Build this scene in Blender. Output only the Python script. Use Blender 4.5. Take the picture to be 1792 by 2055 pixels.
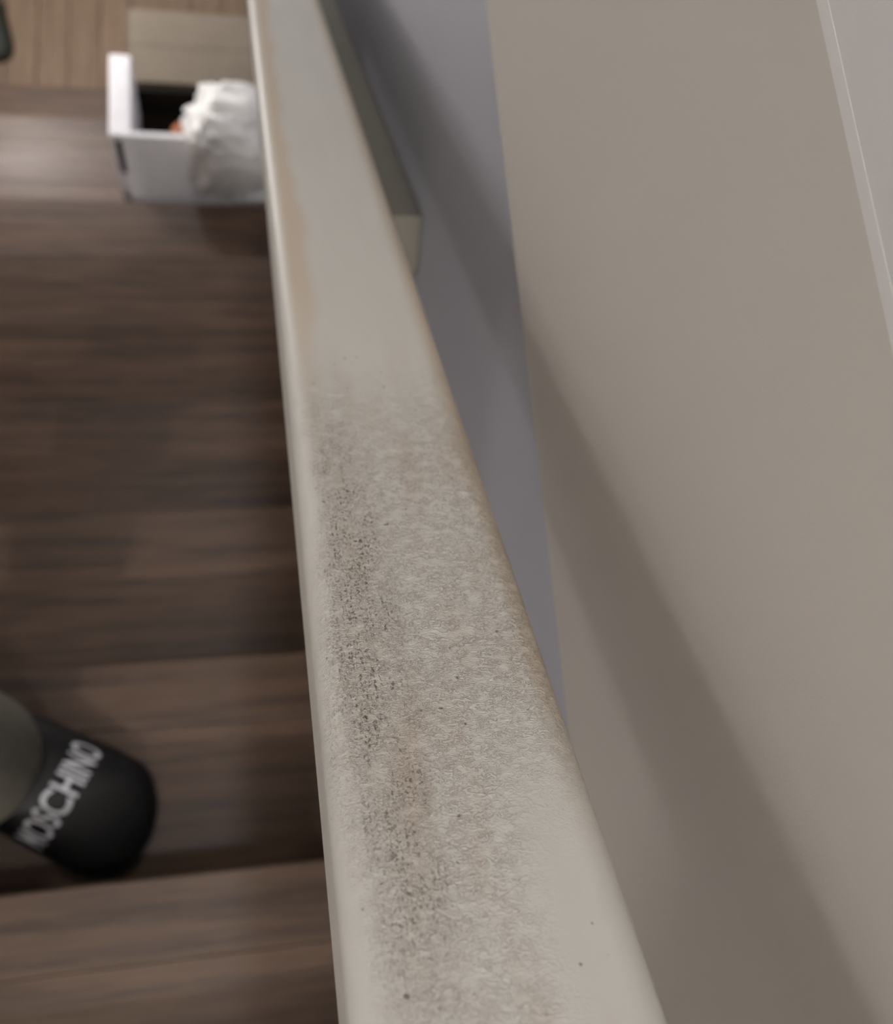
import bpy, bmesh, math, random
from mathutils import Matrix, Vector, noise

for o in list(bpy.data.objects):
    bpy.data.objects.remove(o)
scene = bpy.context.scene
C = scene.collection
random.seed(7)

# ------------------------------------------------------------------ camera
# Metres. X = across the stairs (right +), Y = down the stairs, Z = up.
# The hall floor at the foot of the stairs is z = 0, the camera is at (0, 0, CZ).
CZ = 2.894
cam_d = bpy.data.cameras.new('camera')
cam = bpy.data.objects.new('camera', cam_d)
C.objects.link(cam)
XC = Vector((0.97795925, -0.03286694, 0.2061928))
YC = Vector((-0.08401701, -0.96600058, 0.24450772))
ZC = Vector((0.19114614, -0.25644229, -0.94747058))
rot = Matrix(((XC[0], -XC[1], -XC[2]), (YC[0], -YC[1], -YC[2]), (ZC[0], -ZC[1], -ZC[2])))
cam.matrix_world = Matrix.Translation((0, 0, CZ)) @ rot.to_4x4()
cam_d.sensor_fit = 'HORIZONTAL'
cam_d.sensor_width = 36
cam_d.lens = 36 * 1880 / 1792
cam_d.clip_start = 0.01
cam_d.dof.use_dof = True
cam_d.dof.focus_distance = 0.285
cam_d.dof.aperture_fstop = 11.0
scene.camera = cam

# ------------------------------------------------------------------ light
world = bpy.data.worlds.new('world')
scene.world = world
world.use_nodes = True
world.node_tree.nodes['Background'].inputs[0].default_value = (0.92, 0.93, 1.0, 1)
world.node_tree.nodes['Background'].inputs[1].default_value = 0.03

def point_light(name, loc, watts, col, radius):
    l = bpy.data.lights.new(name, 'POINT')
    l.energy = watts
    l.color = col
    l.shadow_soft_size = radius
    o = bpy.data.objects.new(name, l)
    C.objects.link(o)
    o.location = (loc[0], loc[1], loc[2] + CZ)
    return o

def area_light(name, loc, watts, col, size, rx=0, ry=0):
    l = bpy.data.lights.new(name, 'AREA')
    l.shape = 'DISK'
    l.size = size
    l.energy = watts
    l.color = col
    o = bpy.data.objects.new(name, l)
    C.objects.link(o)
    o.location = (loc[0], loc[1], loc[2] + CZ)
    o.rotation_euler = (rx, ry, 0)
    return o

point_light('landing_lamp', (-0.65, -2.36, 1.69), 142, (1.0, 0.97, 0.94), 0.05)
area_light('upper_hall_lamp', (0.10, -0.35, 2.1), 10, (1.0, 0.99, 0.98), 0.12)
area_light('far_rail_fill', (0.0, 1.5, 2.1), 11, (1.0, 0.99, 0.98), 0.3)  # added fill that brightens the far end of the rail, no real fixture
area_light('lower_hall_lamp', (-0.50, 3.05, -0.52), 14, (0.95, 0.97, 1.0), 0.4)
point_light('low_tread_fill', (-0.74, 2.20, -1.75), 28, (1.0, 0.95, 0.92), 0.08)  # made-up light, added to lift the lowest treads and their glare

vs = scene.view_settings
vs.view_transform = 'Standard'
vs.look = 'None'
vs.gamma = 1
vs.use_curve_mapping = False
vs.exposure = 0.0

# ------------------------------------------------------------------ helpers
def lin(c):
    out = []
    for v in c:
        v /= 255
        out.append(v / 12.92 if v <= 0.04045 else ((v + 0.055) / 1.055) ** 2.4)
    return (*out, 1)

class N:
    """small node-graph builder"""
    def __init__(self, name, rough=0.6, spec=0.3):
        self.m = bpy.data.materials.new(name)
        self.m.use_nodes = True
        self.t = self.m.node_tree
        self.b = self.t.nodes['Principled BSDF']
        self.b.inputs['Roughness'].default_value = rough
        self.b.inputs['Specular IOR Level'].default_value = spec
        self.tc = self.t.nodes.new('ShaderNodeTexCoord')
        self.obj = self.tc.outputs['Object']
    def put(self, sock, v):
        if hasattr(v, 'is_linked') or isinstance(v, bpy.types.NodeSocket):
            self.t.links.new(v, sock)
        else:
            sock.default_value = v
    def math(self, op, a, b=0.0, clamp=False):
        n = self.t.nodes.new('ShaderNodeMath')
        n.operation = op
        n.use_clamp = clamp
        self.put(n.inputs[0], a)
        self.put(n.inputs[1], b)
        return n.outputs[0]
    def ramp(self, v, a, b, x=0.0, y=1.0):
        n = self.t.nodes.new('ShaderNodeMapRange')
        n.interpolation_type = 'SMOOTHSTEP'
        self.put(n.inputs['Value'], v)
        for k, w in zip(('From Min', 'From Max', 'To Min', 'To Max'), (a, b, x, y)):
            n.inputs[k].default_value = w
        return n.outputs['Result']
    def scale(self, vec, s):
        n = self.t.nodes.new('ShaderNodeMapping')
        self.put(n.inputs['Vector'], vec)
        n.inputs['Scale'].default_value = s
        return n.outputs[0]
    def noise(self, vec, scale, detail=2, rough=0.5, dist=0.0):
        n = self.t.nodes.new('ShaderNodeTexNoise')
        self.put(n.inputs['Vector'], vec)
        n.inputs['Scale'].default_value = scale
        n.inputs['Detail'].default_value = detail
        n.inputs['Roughness'].default_value = rough
        n.inputs['Distortion'].default_value = dist
        return n.outputs['Fac']
    def sep(self):
        n = self.t.nodes.new('ShaderNodeSeparateXYZ')
        self.t.links.new(self.obj, n.inputs[0])
        return n.outputs
    def mix(self, fac, a, b):
        n = self.t.nodes.new('ShaderNodeMix')
        n.data_type = 'RGBA'
        self.put(n.inputs['Factor'], fac)
        self.put(n.inputs[6], a)
        self.put(n.inputs[7], b)
        return n.outputs[2]
    def color(self, v):
        self.put(self.b.inputs['Base Color'], v)
    def bump(self, h, strength=0.3, dist=0.001):
        n = self.t.nodes.new('ShaderNodeBump')
        n.inputs['Strength'].default_value = strength
        n.inputs['Distance'].default_value = dist
        self.put(n.inputs['Height'], h)
        self.t.links.new(n.outputs[0], self.b.inputs['Normal'])

def mesh_obj(name, bm, mat, parent=None, smooth=False):
    me = bpy.data.meshes.new(name)
    bmesh.ops.recalc_face_normals(bm, faces=bm.faces)
    bm.to_mesh(me)
    bm.free()
    if smooth:
        for p in me.polygons:
            p.use_smooth = True
    me.materials.append(mat)
    o = bpy.data.objects.new(name, me)
    C.objects.link(o)
    if parent:
        o.parent = parent
    return o

def empty(name, loc=(0, 0, 0)):
    o = bpy.data.objects.new(name, None)
    o.empty_display_size = 0.05
    C.objects.link(o)
    o.location = loc
    return o

def tag(o, label=None, cat=None, group=None, kind=None):
    for k, v in (('label', label), ('category', cat), ('group', group), ('kind', kind)):
        if v:
            o[k] = v
    return o

def box_bm(x0, x1, y0, y1, z0, z1, bevel=0.0, seg=2):
    bm = bmesh.new()
    bmesh.ops.create_cube(bm, size=1)
    bmesh.ops.scale(bm, vec=(x1 - x0, y1 - y0, z1 - z0), verts=bm.verts)
    bmesh.ops.translate(bm, vec=((x0 + x1) / 2, (y0 + y1) / 2, (z0 + z1) / 2), verts=bm.verts)
    if bevel:
        bmesh.ops.bevel(bm, geom=list(bm.edges), offset=bevel, segments=seg, profile=0.5, affect='EDGES')
    return bm

def box(name, x0, x1, y0, y1, z0, z1, mat, parent=None, bevel=0.0, seg=2):
    """corners are given relative to the camera height"""
    return mesh_obj(name, box_bm(x0, x1, y0, y1, z0 + CZ, z1 + CZ, bevel, seg), mat, parent)

# ------------------------------------------------------------------ stairs frame
PITCH = math.radians(35.572)
GO, RISE = 0.25, 0.1788
Y0, Z0 = -0.1077, -1.1058           # nosing edge and height of the first tread in view
def tread_z(n): return Z0 - n * RISE
def tread_y(n): return Y0 + n * GO

# ------------------------------------------------------------------ materials
def wall_material(name, c1, c2, rough=0.75):
    g = N(name, rough, 0.2)
    n1 = g.noise(g.obj, 3.0, 3)
    n2 = g.noise(g.obj, 900, 2)
    g.color(g.mix(n1, lin(c1), lin(c2)))
    g.bump(n2, 0.08, 0.0006)
    return g.m

M_beige = wall_material('beige_wall_paint', (200, 195, 189), (195, 192, 187))
M_cool = wall_material('cool_grey_wall_paint', (184, 185, 194), (178, 179, 189))
M_ceiling = wall_material('ceiling_paint', (225, 222, 216), (220, 217, 212))

def cap_material():
    g = N('speckled_sill_paint', 0.6, 0.3)
    base = g.mix(g.noise(g.obj, 5, 3), lin((214, 212, 213)), lin((206, 204, 204)))
    sp = g.ramp(g.noise(g.obj, 160, 2, 0.6), 0.66, 0.76)
    sp2 = g.ramp(g.noise(g.obj, 25, 2), 0.5, 0.65)
    g.color(g.mix(g.math('MULTIPLY', g.math('MULTIPLY', sp, sp2), 0.6), base, lin((120, 114, 110))))
    g.bump(g.noise(g.obj, 1100, 2), 0.15, 0.0006)
    return g.m
M_cap = cap_material()

def wood(name, dark, mid, light, rough=0.42, spec=0.4, along='X', scale=1.0):
    g = N(name, rough, spec)
    oi = g.t.nodes.new('ShaderNodeObjectInfo')
    add = g.t.nodes.new('ShaderNodeVectorMath')
    add.operation = 'ADD'
    g.t.links.new(g.obj, add.inputs[0])
    sc = g.t.nodes.new('ShaderNodeVectorMath')
    sc.operation = 'SCALE'
    sc.inputs[0].default_value = (7, 13, 3)
    g.t.links.new(oi.outputs['Random'], sc.inputs['Scale'])
    g.t.links.new(sc.outputs[0], add.inputs[1])
    st = (1.3, 22, 22) if along == 'X' else (22, 1.3, 22)
    v = g.scale(add.outputs[0], tuple(s * scale for s in st))
    a = g.noise(v, 2.2, 4, 0.55, 0.4)
    b = g.noise(v, 9.0, 3, 0.6)
    c1 = g.mix(g.ramp(a, 0.35, 0.65), lin(dark), lin(mid))
    c2 = g.mix(g.math('MULTIPLY', g.ramp(b, 0.45, 0.75), 0.5), c1, lin(light))
    g.color(c2)
    g.bump(b, 0.1, 0.001)
    return g.m

M_tread = wood('dark_stained_tread_wood', (68, 51, 39), (94, 72, 56), (114, 90, 72), 0.42, 0.36)
M_nosing = wood('dark_nosing_wood', (60, 45, 35), (84, 65, 51), (102, 81, 66), 0.42, 0.36)
M_riser = wood('dark_riser_wood', (66, 52, 44), (80, 64, 54), (92, 76, 64))
M_floor = wood('brown_hall_floor_wood', (104, 86, 70), (118, 98, 80), (134, 114, 94), 0.4, 0.4, 'Y')

def rail_material():
    g = N('stained_white_handrail_paint', 0.5, 0.3)
    x, y, z = g.sep()
    warp = g.math('MULTIPLY', g.math('SUBTRACT', g.noise(g.scale(g.obj, (14, 9, 14)), 1.0, 2), 0.5), 0.02)
    xs = g.math('ADD', x, warp)
    base = g.mix(g.noise(g.scale(g.obj, (60, 10, 60)), 1, 3), lin((208, 206, 200)), lin((197, 195, 189)))
    # tan hand stains in soft patches along the rail
    pt = g.ramp(g.noise(g.scale(g.obj, (55, 11, 55)), 1.0, 3, 0.55), 0.47, 0.68)
    pt = g.math('MULTIPLY', pt, g.math('MULTIPLY', g.ramp(y, 0.42, 0.30), g.ramp(xs, 0.030, 0.038)))
    c = g.mix(g.math('MULTIPLY', pt, 0.42), base, lin((186, 166, 149)))
    # tan line along the left shoulder, farther down
    ls = g.math('MULTIPLY', g.ramp(x, 0.021, 0.027), g.ramp(xs, 0.037, 0.029))
    ls = g.math('MULTIPLY', ls, g.ramp(y, 0.25, 0.5))
    c = g.mix(g.math('MULTIPLY', ls, 0.6), c, lin((196, 172, 142)))
    # yellowed right shoulder
    rs = g.math('MULTIPLY', g.ramp(x, 0.079, 0.090), g.ramp(y, 0.10, 0.20))
    c = g.mix(g.math('MULTIPLY', rs, 0.55), c, lin((190, 168, 138)))
    # wrinkled, worn zone in the middle
    wz = g.math('MULTIPLY', g.ramp(xs, 0.018, 0.031), g.ramp(y, 0.40, 0.28))
    near = g.math('MULTIPLY', g.ramp(xs, 0.056, 0.076), g.ramp(y, 0.19, 0.11))
    wz = g.math('MULTIPLY', wz, g.math('SUBTRACT', 1.0, near))
    wz = g.math('MULTIPLY', wz, g.ramp(y, 0.06, 0.19, 0.5, 1.0))
    wv = g.scale(g.obj, (450, 800, 450))
    w1 = g.noise(wv, 1.0, 2, 0.55, 1.2)
    wr = g.math('ABSOLUTE', g.math('SUBTRACT', w1, 0.5))
    crease = g.math('MULTIPLY', g.ramp(wr, 0.075, 0.0), g.ramp(g.noise(g.scale(g.obj, (200, 240, 200)), 1.0, 2), 0.30, 0.55))
    fine = g.math('MULTIPLY', crease, wz)
    c = g.mix(g.math('MULTIPLY', fine, 0.52), c, lin((142, 121, 107)))
    # dark pitted band left of the middle
    bd = g.math('MULTIPLY', g.ramp(xs, 0.019, 0.034), g.ramp(xs, 0.052, 0.036))
    bd = g.math('MULTIPLY', bd, g.math('MULTIPLY', g.ramp(y, 0.03, 0.16), g.ramp(y, 0.38, 0.27)))
    pv = g.scale(g.obj, (1000, 780, 1000))
    pn = g.noise(pv, 1.0, 3, 0.6, 0.8)
    patch = g.ramp(g.noise(g.scale(g.obj, (130, 70, 130)), 1.0, 3), 0.30, 0.60)
    streak = g.ramp(g.noise(g.scale(g.obj, (1300, 26, 1300)), 1.0, 2), 0.35, 0.62)
    patch = g.math('MULTIPLY', patch, g.math('ADD', 0.25, g.math('MULTIPLY', streak, 0.75)))
    pits = g.math('MULTIPLY', g.math('MULTIPLY', g.ramp(pn, 0.50, 0.62), bd), patch)
    c = g.mix(g.math('MULTIPLY', bd, 0.22), c, lin((176, 160, 142)))
    c = g.mix(g.math('MULTIPLY', pits, 0.9), c, lin((72, 60, 46)))
    # a few stray specks
    sp = g.math('MULTIPLY', g.ramp(g.noise(g.obj, 330, 1), 0.76, 0.80), g.ramp(y, 0.5, 0.3))
    c = g.mix(g.math('MULTIPLY', sp, 0.7), c, lin((88, 76, 64)))
    g.color(c)
    h = g.math('SUBTRACT', g.math('MULTIPLY', g.math('SUBTRACT', w1, 0.5), g.math('MULTIPLY', wz, 1.2)),
               g.math('ADD', g.math('MULTIPLY', fine, 0.5), g.math('MULTIPLY', pits, 0.9)))
    g.bump(h, 0.7, 0.001)
    return g.m
M_rail = rail_material()

def plain(name, col, rough=0.6, spec=0.3, var=0.08, scale=30, bump=0.1):
    g = N(name, rough, spec)
    d = tuple(max(0, v * (1 - var)) for v in col)
    n = g.noise(g.obj, scale, 3)
    g.color(g.mix(n, lin(col), lin(d)))
    if bump:
        g.bump(n, bump, 0.002)
    return g.m

# ------------------------------------------------------------------ the setting
XW, XL = 0.155, 0.1737              # upper panel face, recessed lower wall face
Z_EDGE, Z_CAP = -0.467, -0.182
Z_FLOOR = -CZ
Y_BACK, Y_FAR = -4.2, 4.2
X_LEFT, X_RIGHT = -0.86, 0.26
Z_CEIL = 2.15
Y_LAND = tread_y(-5)
Z_LAND = tread_z(-5)

floor = tag(box('floor', X_LEFT - 0.1, X_RIGHT, 1.9, Y_FAR, Z_FLOOR - 0.06, Z_FLOOR - 0.012, M_riser), kind='structure')
pw = 0.102
plank_me = None
for i in range(10):
    for j in range(2):
        x0 = X_LEFT + i * pw
        y0 = 2.13 + j * 1.03 - (0.31 if (i % 2 and j) else 0)
        y1 = 2.13 + (j + 1) * 1.03 - (0.31 if (i % 2 and not j) else 0)
        box('plank', x0 + 0.0012, x0 + pw - 0.0012, y0 + 0.001, y1 - 0.001, Z_FLOOR - 0.012, Z_FLOOR, M_floor, floor, 0.0015, 1)

wall_r = tag(box('wall_right', XL, XL + 0.10, Y_BACK, Y_FAR, Z_FLOOR, Z_CAP - 0.006, M_cool), kind='structure')
box('upper_wall_panel', XW, XL, Y_BACK, Y_FAR, Z_EDGE, Z_CAP - 0.004, M_beige, wall_r)
bead = box_bm(XW, XL, Y_BACK, Y_FAR, Z_CAP - 0.004 + CZ, Z_CAP + CZ)
for v in bead.verts:
    if v.co.z > Z_CAP - 0.002 + CZ:
        v.co.x += 0.0002
mesh_obj('panel_top_edge', bead, M_cap, wall_r)
box('wall_above_panel', XW + 0.0003, XL + 0.10, Y_BACK, Y_FAR, Z_CAP - 0.006, Z_CEIL, M_cap, wall_r)
tag(box('wall_left', X_LEFT - 0.1, X_LEFT, Y_BACK, Y_FAR, Z_FLOOR, Z_CEIL, M_beige), kind='structure')
tag(box('wall_back', X_LEFT, X_RIGHT, Y_BACK - 0.1, Y_BACK, Z_FLOOR, Z_CEIL, M_beige), kind='structure')
tag(box('wall_front', X_LEFT, X_RIGHT, Y_FAR, Y_FAR + 0.1, Z_FLOOR, Z_CEIL, M_beige), kind='structure')
tag(box('ceiling', X_LEFT - 0.1, X_RIGHT + 0.1, Y_BACK - 0.1, Y_FAR + 0.1, Z_CEIL, Z_CEIL + 0.1, M_ceiling), kind='structure')
tag(box('ceiling_lower', X_LEFT, XL, 2.75, Y_FAR, Z_EDGE, Z_CAP - 0.02, M_ceiling), kind='structure')
tag(box('floor_landing', X_LEFT, XW, Y_BACK, Y_LAND - 0.03, Z_LAND - 0.2, Z_LAND, M_floor), kind='structure')

# ------------------------------------------------------------------ staircase
stairs = tag(empty('staircase', (0, tread_y(9), 0)), 'dark brown wooden staircase running down along the grey wall', 'staircase')
def stair_part(name, *a, **k):
    p = k.pop('parent', stairs)
    o = box(name, *a, **k)
    o.parent = p
    if p is stairs:
        o.location = (0, -tread_y(9), 0)
    return o
SX0, SX1 = X_LEFT + 0.002, XL - 0.002
for n in range(-5, 10):
    e, z = tread_y(n), tread_z(n)
    t = stair_part('tread', SX0, SX1, e - GO - 0.03, e - 0.0826, z - 0.028, z, M_tread, bevel=0.0005, seg=1)
    stair_part('nosing', SX0, SX1, e - 0.082, e, z - 0.030, z, M_nosing, parent=t, bevel=0.0012, seg=2)
    bottom = tread_z(n + 1) if n < 9 else Z_FLOOR
    stair_part('riser', SX0, SX1, e - 0.045, e - 0.030, bottom, z - 0.030, M_riser)

# ------------------------------------------------------------------ handrail
# local frame: x across, y along the slope, z square to the slope
def slope_frame():
    u = Vector((0, math.cos(PITCH), -math.sin(PITCH)))
    w = Vector((0, math.sin(PITCH), math.cos(PITCH)))
    return Matrix(((1, u[0], w[0], 0), (0, u[1], w[1], 0), (0, u[2], w[2], CZ), (0, 0, 0, 1)))
rail = empty('handrail')
rail.matrix_world = slope_frame()
tag(rail, 'white painted wooden handrail with brown grime and worn wrinkled paint beside the wall', 'handrail')
RX0, RX1, RT, RB, RR = 0.0182, 0.0938, -0.220, -0.2605, 0.012
def rail_profile():
    pts = []
    top_r = RR
    for (cx, cz, a0, r) in ((RX1 - top_r, RT - top_r, 0, top_r), (RX0 + 0.009, RT - 0.009, 90, 0.009),
                            (RX0 + 0.006, RB + 0.006, 180, 0.006), (RX1 - 0.006, RB + 0.006, 270, 0.006)):
        for k in range(9):
            a = math.radians(a0 + 90 * k / 8)
            pts.append((cx + r * math.cos(a), cz + r * math.sin(a)))
    return pts
def extrude_profile(pts, y0, y1, cuts=1):
    bm = bmesh.new()
    rows = []
    for i in range(cuts + 1):
        y = y0 + (y1 - y0) * i / cuts
        rows.append([bm.verts.new((p[0], y, p[1])) for p in pts])
    for a, b in zip(rows, rows[1:]):
        for k in range(len(pts)):
            j = (k + 1) % len(pts)
            bm.faces.new((a[k], a[j], b[j], b[k]))
    bm.faces.new(rows[0])
    bm.faces.new(rows[-1][::-1])
    return bm
body = mesh_obj('rail_body', extrude_profile(rail_profile(), -1.35, 2.55, 1), M_rail, rail)
for p in body.data.polygons:
    p.use_smooth = len(p.vertices) == 4
mod = body.modifiers.new('edge', 'EDGE_SPLIT')
mod.split_angle = math.radians(40)
M_block = plain('cream_painted_block', (128, 124, 114), 0.6)
def block(x0, x1, y0, y1, z0, z1):
    return mesh_obj('mount_or_shade_block', box_bm(x0, x1, y0, y1, z0, z1, 0.003), M_block, rail)
block(0.040, XL, 0.860, 1.95, -0.410, -0.350)
block(0.045, 0.075, 0.860, 1.95, -0.352, RB)
block(0.030, 0.066, -1.20, -0.30, -0.400, RB)  # unseen block added under the near rail to shade the wall beside it

# ------------------------------------------------------------------ slipper
M_black = plain('black_slipper_rubber', (15, 15, 15), 0.55, 0.35, 0.2)
M_sole = plain('black_sole', (13, 13, 13), 0.7, 0.2)
M_print = plain('white_print', (205, 205, 212), 0.6)

def outline(a, mirror=1):
    """inner and outer half width of the foot at distance a behind the toe tip"""
    L = 0.275
    t = a / L
    tip = math.sqrt(max(0.0, 1 - (1 - min(1, a / 0.062)) ** 2))
    heel = math.sqrt(max(0.0, 1 - max(0, (a - L + 0.045) / 0.045) ** 2))
    inner = 0.066 * tip ** 0.75 * (1 - 0.20 * max(0, t - 0.35)) * heel
    outer = 0.076 * tip ** 1.25 * (1 - 0.30 * max(0, t - 0.35)) * heel
    return inner, outer
def upper_h(a):
    return 0.022 + 0.062 * min(1, a / 0.15) ** 0.55
def arch(a, s):
    """point on the upper: s from -1 (outer) to 1 (inner)"""
    i, o = outline(a)
    th = s * math.pi / 2
    b = math.sin(th)
    b = (i if b > 0 else o) * abs(b) ** 0.85 * (1 if b > 0 else -1)
    z = 0.018 + (upper_h(a) - 0.018) * abs(math.cos(th)) ** 0.6
    return b, z

def slipper(name, ang, toe, z, label, cat='slipper', group=None, mirror=1, text=True, mats=(M_black, M_sole)):
    root = empty(name, (toe[0], toe[1], z))
    # local x runs from toe to heel, local y to the inner side
    root.rotation_euler = (0, 0, ang)
    tag(root, label, cat, group)
    # upper
    bm = bmesh.new()
    rows = []
    A = [0.0008 + (0.190 - 0.0008) * (k / 22) ** 1.5 for k in range(23)]
    for a in A:
        rows.append([bm.verts.new((a + 0.018 * (abs(s) ** 2) * (a / 0.15), mirror * arch(a, s)[0], arch(a, s)[1]))
                     for s in [k / 12 - 1 for k in range(25)]])
    for r0, r1 in zip(rows, rows[1:]):
        for k in range(24):
            bm.faces.new((r0[k], r0[k + 1], r1[k + 1], r1[k]))
    up = mesh_obj('upper', bm, mats[0], root, True)
    sol = up.modifiers.new('thick', 'SOLIDIFY')
    sol.thickness = 0.006
    sol.offset = -1
    # sole
    bm = bmesh.new()
    ring = []
    K = 48
    pts = []
    for k in range(K + 1):
        a = 0.275 * (0.5 - 0.5 * math.cos(math.pi * k / K))
        pts.append((a, outline(a)[0]))
    for k in range(K - 1, 0, -1):
        a = 0.275 * (0.5 - 0.5 * math.cos(math.pi * k / K))
        pts.append((a, -outline(a)[1]))
    lo = [bm.verts.new((p[0], mirror * p[1] * 0.99, 0.0)) for p in pts]
    hi = [bm.verts.new((p[0] - 0.002 * (p[0] < 0.02), mirror * p[1] * 1.02, 0.022)) for p in pts]
    for k in range(len(pts)):
        j = (k + 1) % len(pts)
        bm.faces.new((lo[k], lo[j], hi[j], hi[k]))
    bm.faces.new(lo)
    bm.faces.new(hi)
    mesh_obj('sole', bm, mats[1], root)
    if text:
        cu = bpy.data.curves.new('lettering', 'FONT')
        cu.body = 'MOSCHINO'
        cu.align_x = 'CENTER'
        cu.size = 1
        cu.offset = 0.014
        tmp = bpy.data.objects.new('lettering_tmp', cu)
        C.objects.link(tmp)
        bpy.context.view_layer.update()
        me = bpy.data.meshes.new_from_object(tmp.evaluated_get(bpy.context.evaluated_depsgraph_get()))
        bpy.data.objects.remove(tmp)
        bm = bmesh.new()
        bm.from_mesh(me)
        bmesh.ops.triangulate(bm, faces=bm.faces)
        bmesh.ops.subdivide_edges(bm, edges=[e for e in bm.edges if e.calc_length() > 0.12], cuts=2)
        bmesh.ops.triangulate(bm, faces=bm.faces)
        xs = [v.co.x for v in bm.verts]
        ys = [v.co.y for v in bm.verts]
        x0, x1, y0, y1 = min(xs), max(xs), min(ys), max(ys)
        for v in bm.verts:
            s = 0.60 - 1.28 * (v.co.x - x0) / (x1 - x0)
            a = 0.094 + 0.035 * (v.co.y - y0) / (y1 - y0)
            b, zz = arch(a, s)
            th = s * math.pi / 2
            v.co = (a + 0.018 * s * s * (a / 0.15), mirror * (b + 0.0012 * math.sin(th)), zz + 0.0015)
        mesh_obj('lettering', bm, M_print, root)
    return root

# axis: the toe points to the wall side and back up the stairs
TOE_ANG = math.atan2(0.535, -0.845)
slip = slipper('slipper', TOE_ANG, (-0.136, -0.080), tread_z(1) + CZ, 'black slipper with white block lettering across the strap on a stair tread')

# ------------------------------------------------------------------ person (only the foot end is in the picture)
M_sock = plain('grey_sock', (92, 90, 82), 0.9, 0.1, 0.2, 120, 0.3)
M_trouser = plain('grey_trouser_cloth', (136, 132, 120), 0.9, 0.1, 0.2, 60, 0.3)

def tube(name, path, mat, parent, seg=20):
    """closed tube through (x, y, z, rx, ry) rings"""
    bm = bmesh.new()
    rows = []
    for (x, y, z, rx, ry) in path:
        rows.append([bm.verts.new((x + rx * math.cos(2 * math.pi * k / seg), y + ry * math.sin(2 * math.pi * k / seg), z + CZ)) for k in range(seg)])
    for a, b in zip(rows, rows[1:]):
        for k in range(seg):
            j = (k + 1) % seg
            bm.faces.new((a[k], a[j], b[j], b[k]))
    bm.faces.new(rows[0])
    bm.faces.new(rows[-1])
    return mesh_obj(name, bm, mat, parent, True)

def foot_mesh():
    """sock foot and shin as one skinned surface"""
    zt = tread_z(1)
    d = Vector((0.845, -0.535))
    d.normalize()
    ank = Vector((-0.308, 0.032))
    chain = [(ank + d * 0.130, zt + 0.036, 0.012), (ank + d * 0.075, zt + 0.044, 0.020), (ank + d * 0.01, zt + 0.075, 0.036),
             (ank, zt + 0.15, 0.042), (ank + Vector((-0.005, 0)), zt + 0.30, 0.052), (ank + Vector((-0.01, 0)), zt + 0.42, 0.055)]
    verts = [(p.x, p.y, z + CZ) for p, z, r in chain]
    edges = [(i, i + 1) for i in range(len(chain) - 1)]
    h = ank - d * 0.045
    verts.append((h.x, h.y, zt + 0.058 + CZ))
    edges.append((2, len(verts) - 1))
    radii = [r for _, _, r in chain] + [0.032]
    me = bpy.data.meshes.new('person')
    me.from_pydata(verts, edges, [])
    o = bpy.data.objects.new('person', me)
    C.objects.link(o)
    o.modifiers.new('skin', 'SKIN')
    for v, r in zip(me.skin_vertices[0].data, radii):
        v.radius = (r, r)
    me.skin_vertices[0].data[3].use_root = True
    s = o.modifiers.new('sub', 'SUBSURF')
    s.levels = s.render_levels = 2
    dg = bpy.context.evaluated_depsgraph_get()
    bpy.context.view_layer.update()
    m2 = bpy.data.meshes.new_from_object(o.evaluated_get(dg))
    bpy.data.objects.remove(o)
    m2.materials.clear()
    m2.materials.append(M_sock)
    for p in m2.polygons:
        p.use_smooth = True
        p.material_index = 0
    o = bpy.data.objects.new('person', m2)
    C.objects.link(o)
    return o
person = foot_mesh()
tag(person, 'person in grey trousers standing on the stairs, only one slippered foot in view', 'person')
zt = tread_z(1)
tube('trousers', [(-0.308, 0.032, zt + 0.115, 0.062, 0.066), (-0.308, 0.032, zt + 0.13, 0.072, 0.076), (-0.308, 0.032, zt + 0.20, 0.078, 0.080),
                  (-0.308, 0.032, zt + 0.32, 0.080, 0.082), (-0.312, 0.034, zt + 0.46, 0.078, 0.080), (-0.325, 0.045, zt + 0.60, 0.084, 0.086),
                  (-0.345, 0.045, zt + 0.72, 0.090, 0.094)], M_trouser, person, 28)

# ------------------------------------------------------------------ clutter on the lower treads
M_white = plain('white_board', (225, 224, 228), 0.6)
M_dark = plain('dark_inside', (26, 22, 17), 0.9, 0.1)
M_card = plain('grey_brown_cardboard', (112, 103, 91), 0.8, 0.2, 0.1, 14)
M_bag = plain('white_crumpled_plastic', (232, 231, 230), 0.45, 0.4, 0.05)
M_orange = plain('orange_wrapper', (150, 84, 36), 0.5)

z7, z8 = tread_z(7), tread_z(8)
rack = tag(empty('storage_box', (-0.08, 1.56, z7 + CZ)), 'white open storage box with dark inside on a lower tread', 'box')
def local(o, root):
    o.parent = root
    o.location = -Vector(root.location)
    return o
KB = 1.0565
zr = -1.964 * KB
yf, yb = 1.508, 1.742
local(box('side_panel', -0.303, -0.252, yf, yb, z7, zr, M_white, bevel=0.004), rack)
local(box('side_panel', 0.122, 0.148, yf, yb, z7, zr, M_white, bevel=0.004), rack)
fp = box_bm(-0.262, 0.148, 1.396, 1.412, z7 + CZ, zr + 0.006 + CZ, 0.003)
for v in fp.verts:                                   # the front leans back
    t = (v.co.z - z7 - CZ) / (zr - z7)
    v.co.y += 0.104 * t
    v.co.x -= 0.012 * t * (v.co.x < 0)
local(mesh_obj('front_panel', fp, M_white), rack)
local(box('back_panel', -0.252, 0.122, yb - 0.012, yb, z7, -2.19, M_dark), rack)
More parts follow.
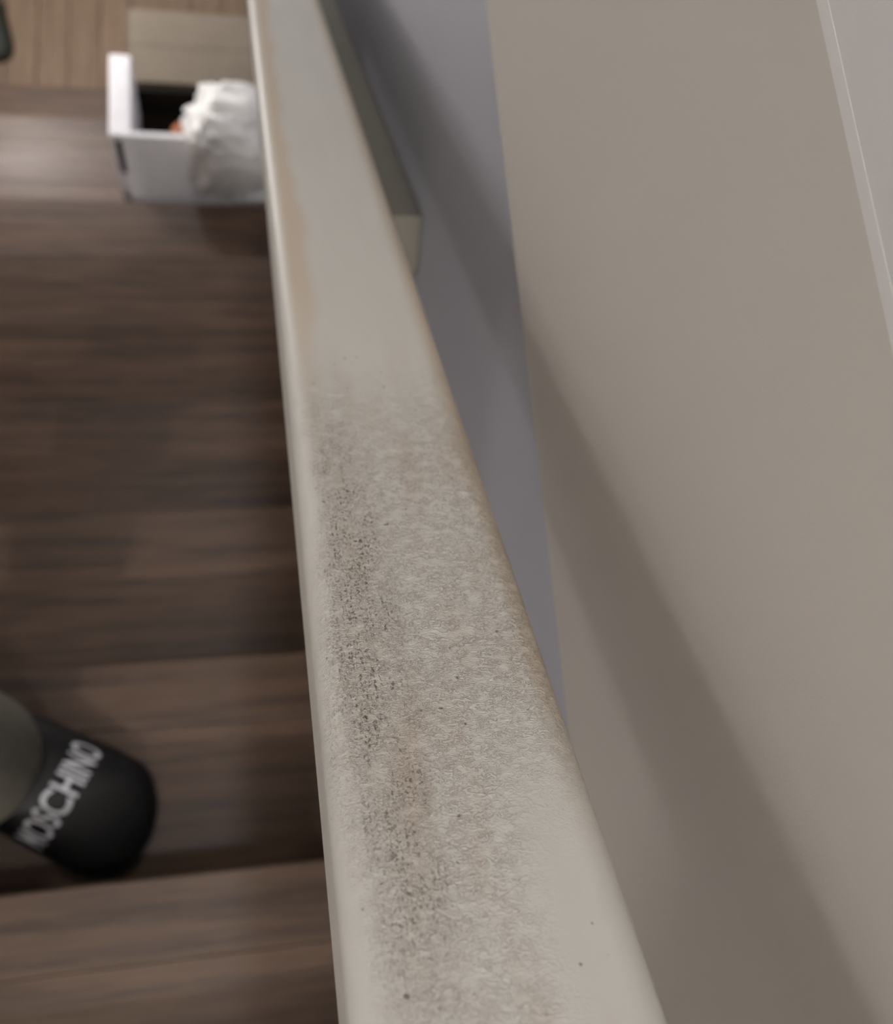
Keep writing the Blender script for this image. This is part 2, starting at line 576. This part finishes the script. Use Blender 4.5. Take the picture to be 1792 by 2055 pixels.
local(box('bottom', -0.252, 0.122, 1.50, yb - 0.012, z7, z7 + 0.07, M_dark), rack)
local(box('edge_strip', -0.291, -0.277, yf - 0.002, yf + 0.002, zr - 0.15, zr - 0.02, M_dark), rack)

cart = tag(empty('cardboard_box', (-0.08, 1.87, z8 + CZ)), 'grey brown cardboard box behind the white storage box', 'box')
cz1 = -2.195
local(box('body', -0.272, 0.148, 1.762, 1.990, z8, cz1 - 0.004, M_card, bevel=0.003), cart)
local(box('flap', -0.271, 0.147, 1.763, 1.875, cz1 - 0.004, cz1, M_card), cart)
local(box('flap', -0.271, 0.147, 1.877, 1.989, cz1 - 0.004, cz1, M_card), cart)

def crumple(name, centre, size, mat, amp, seed, label, cat, rot=0):
    bm = bmesh.new()
    bmesh.ops.create_icosphere(bm, subdivisions=5, radius=1)
    off = Vector((seed * 3.7, seed * 1.3, seed * 2.1))
    for v in bm.verts:
        p = v.co.copy()
        q = Vector([math.copysign(abs(c) ** 0.6, c) for c in p])
        r = noise.noise(p * 1.7 + off) * 0.9 + (abs(noise.noise(p * 3.9 + off)) - 0.2) * 0.9 + (abs(noise.noise(p * 9 + off)) - 0.2) * 0.35
        v.co = Vector((q.x * size[0], q.y * size[1], q.z * size[2])) * (1 + amp * r)
    zmin = min(v.co.z for v in bm.verts)
    o = mesh_obj(name, bm, mat, None, True)
    o.location = (centre[0], centre[1], centre[2] + CZ)
    o.rotation_euler = (0, 0, rot)
    tag(o, label, cat)
    return o
crumple('plastic_bag', (-0.004, 1.515, -2.105), (0.108, 0.085, 0.155), M_bag, 0.27, 2.0,
        'crumpled white plastic bag bulging over the front of the storage box', 'bag')
crumple('wrapper', (-0.118, 1.565, -2.150), (0.04, 0.03, 0.04), M_orange, 0.2, 5.0,
        'small orange brown wrapper beside the crumpled white bag', 'wrapper')

M_green = plain('dark_green_rubber', (30, 34, 24), 0.6)
slipper('garden_shoe', math.radians(100), (-0.785, 2.36), 0.0, 'dark green shoe on the hall floor against the wall',
        'shoe', None, -1, False, (M_green, M_green))
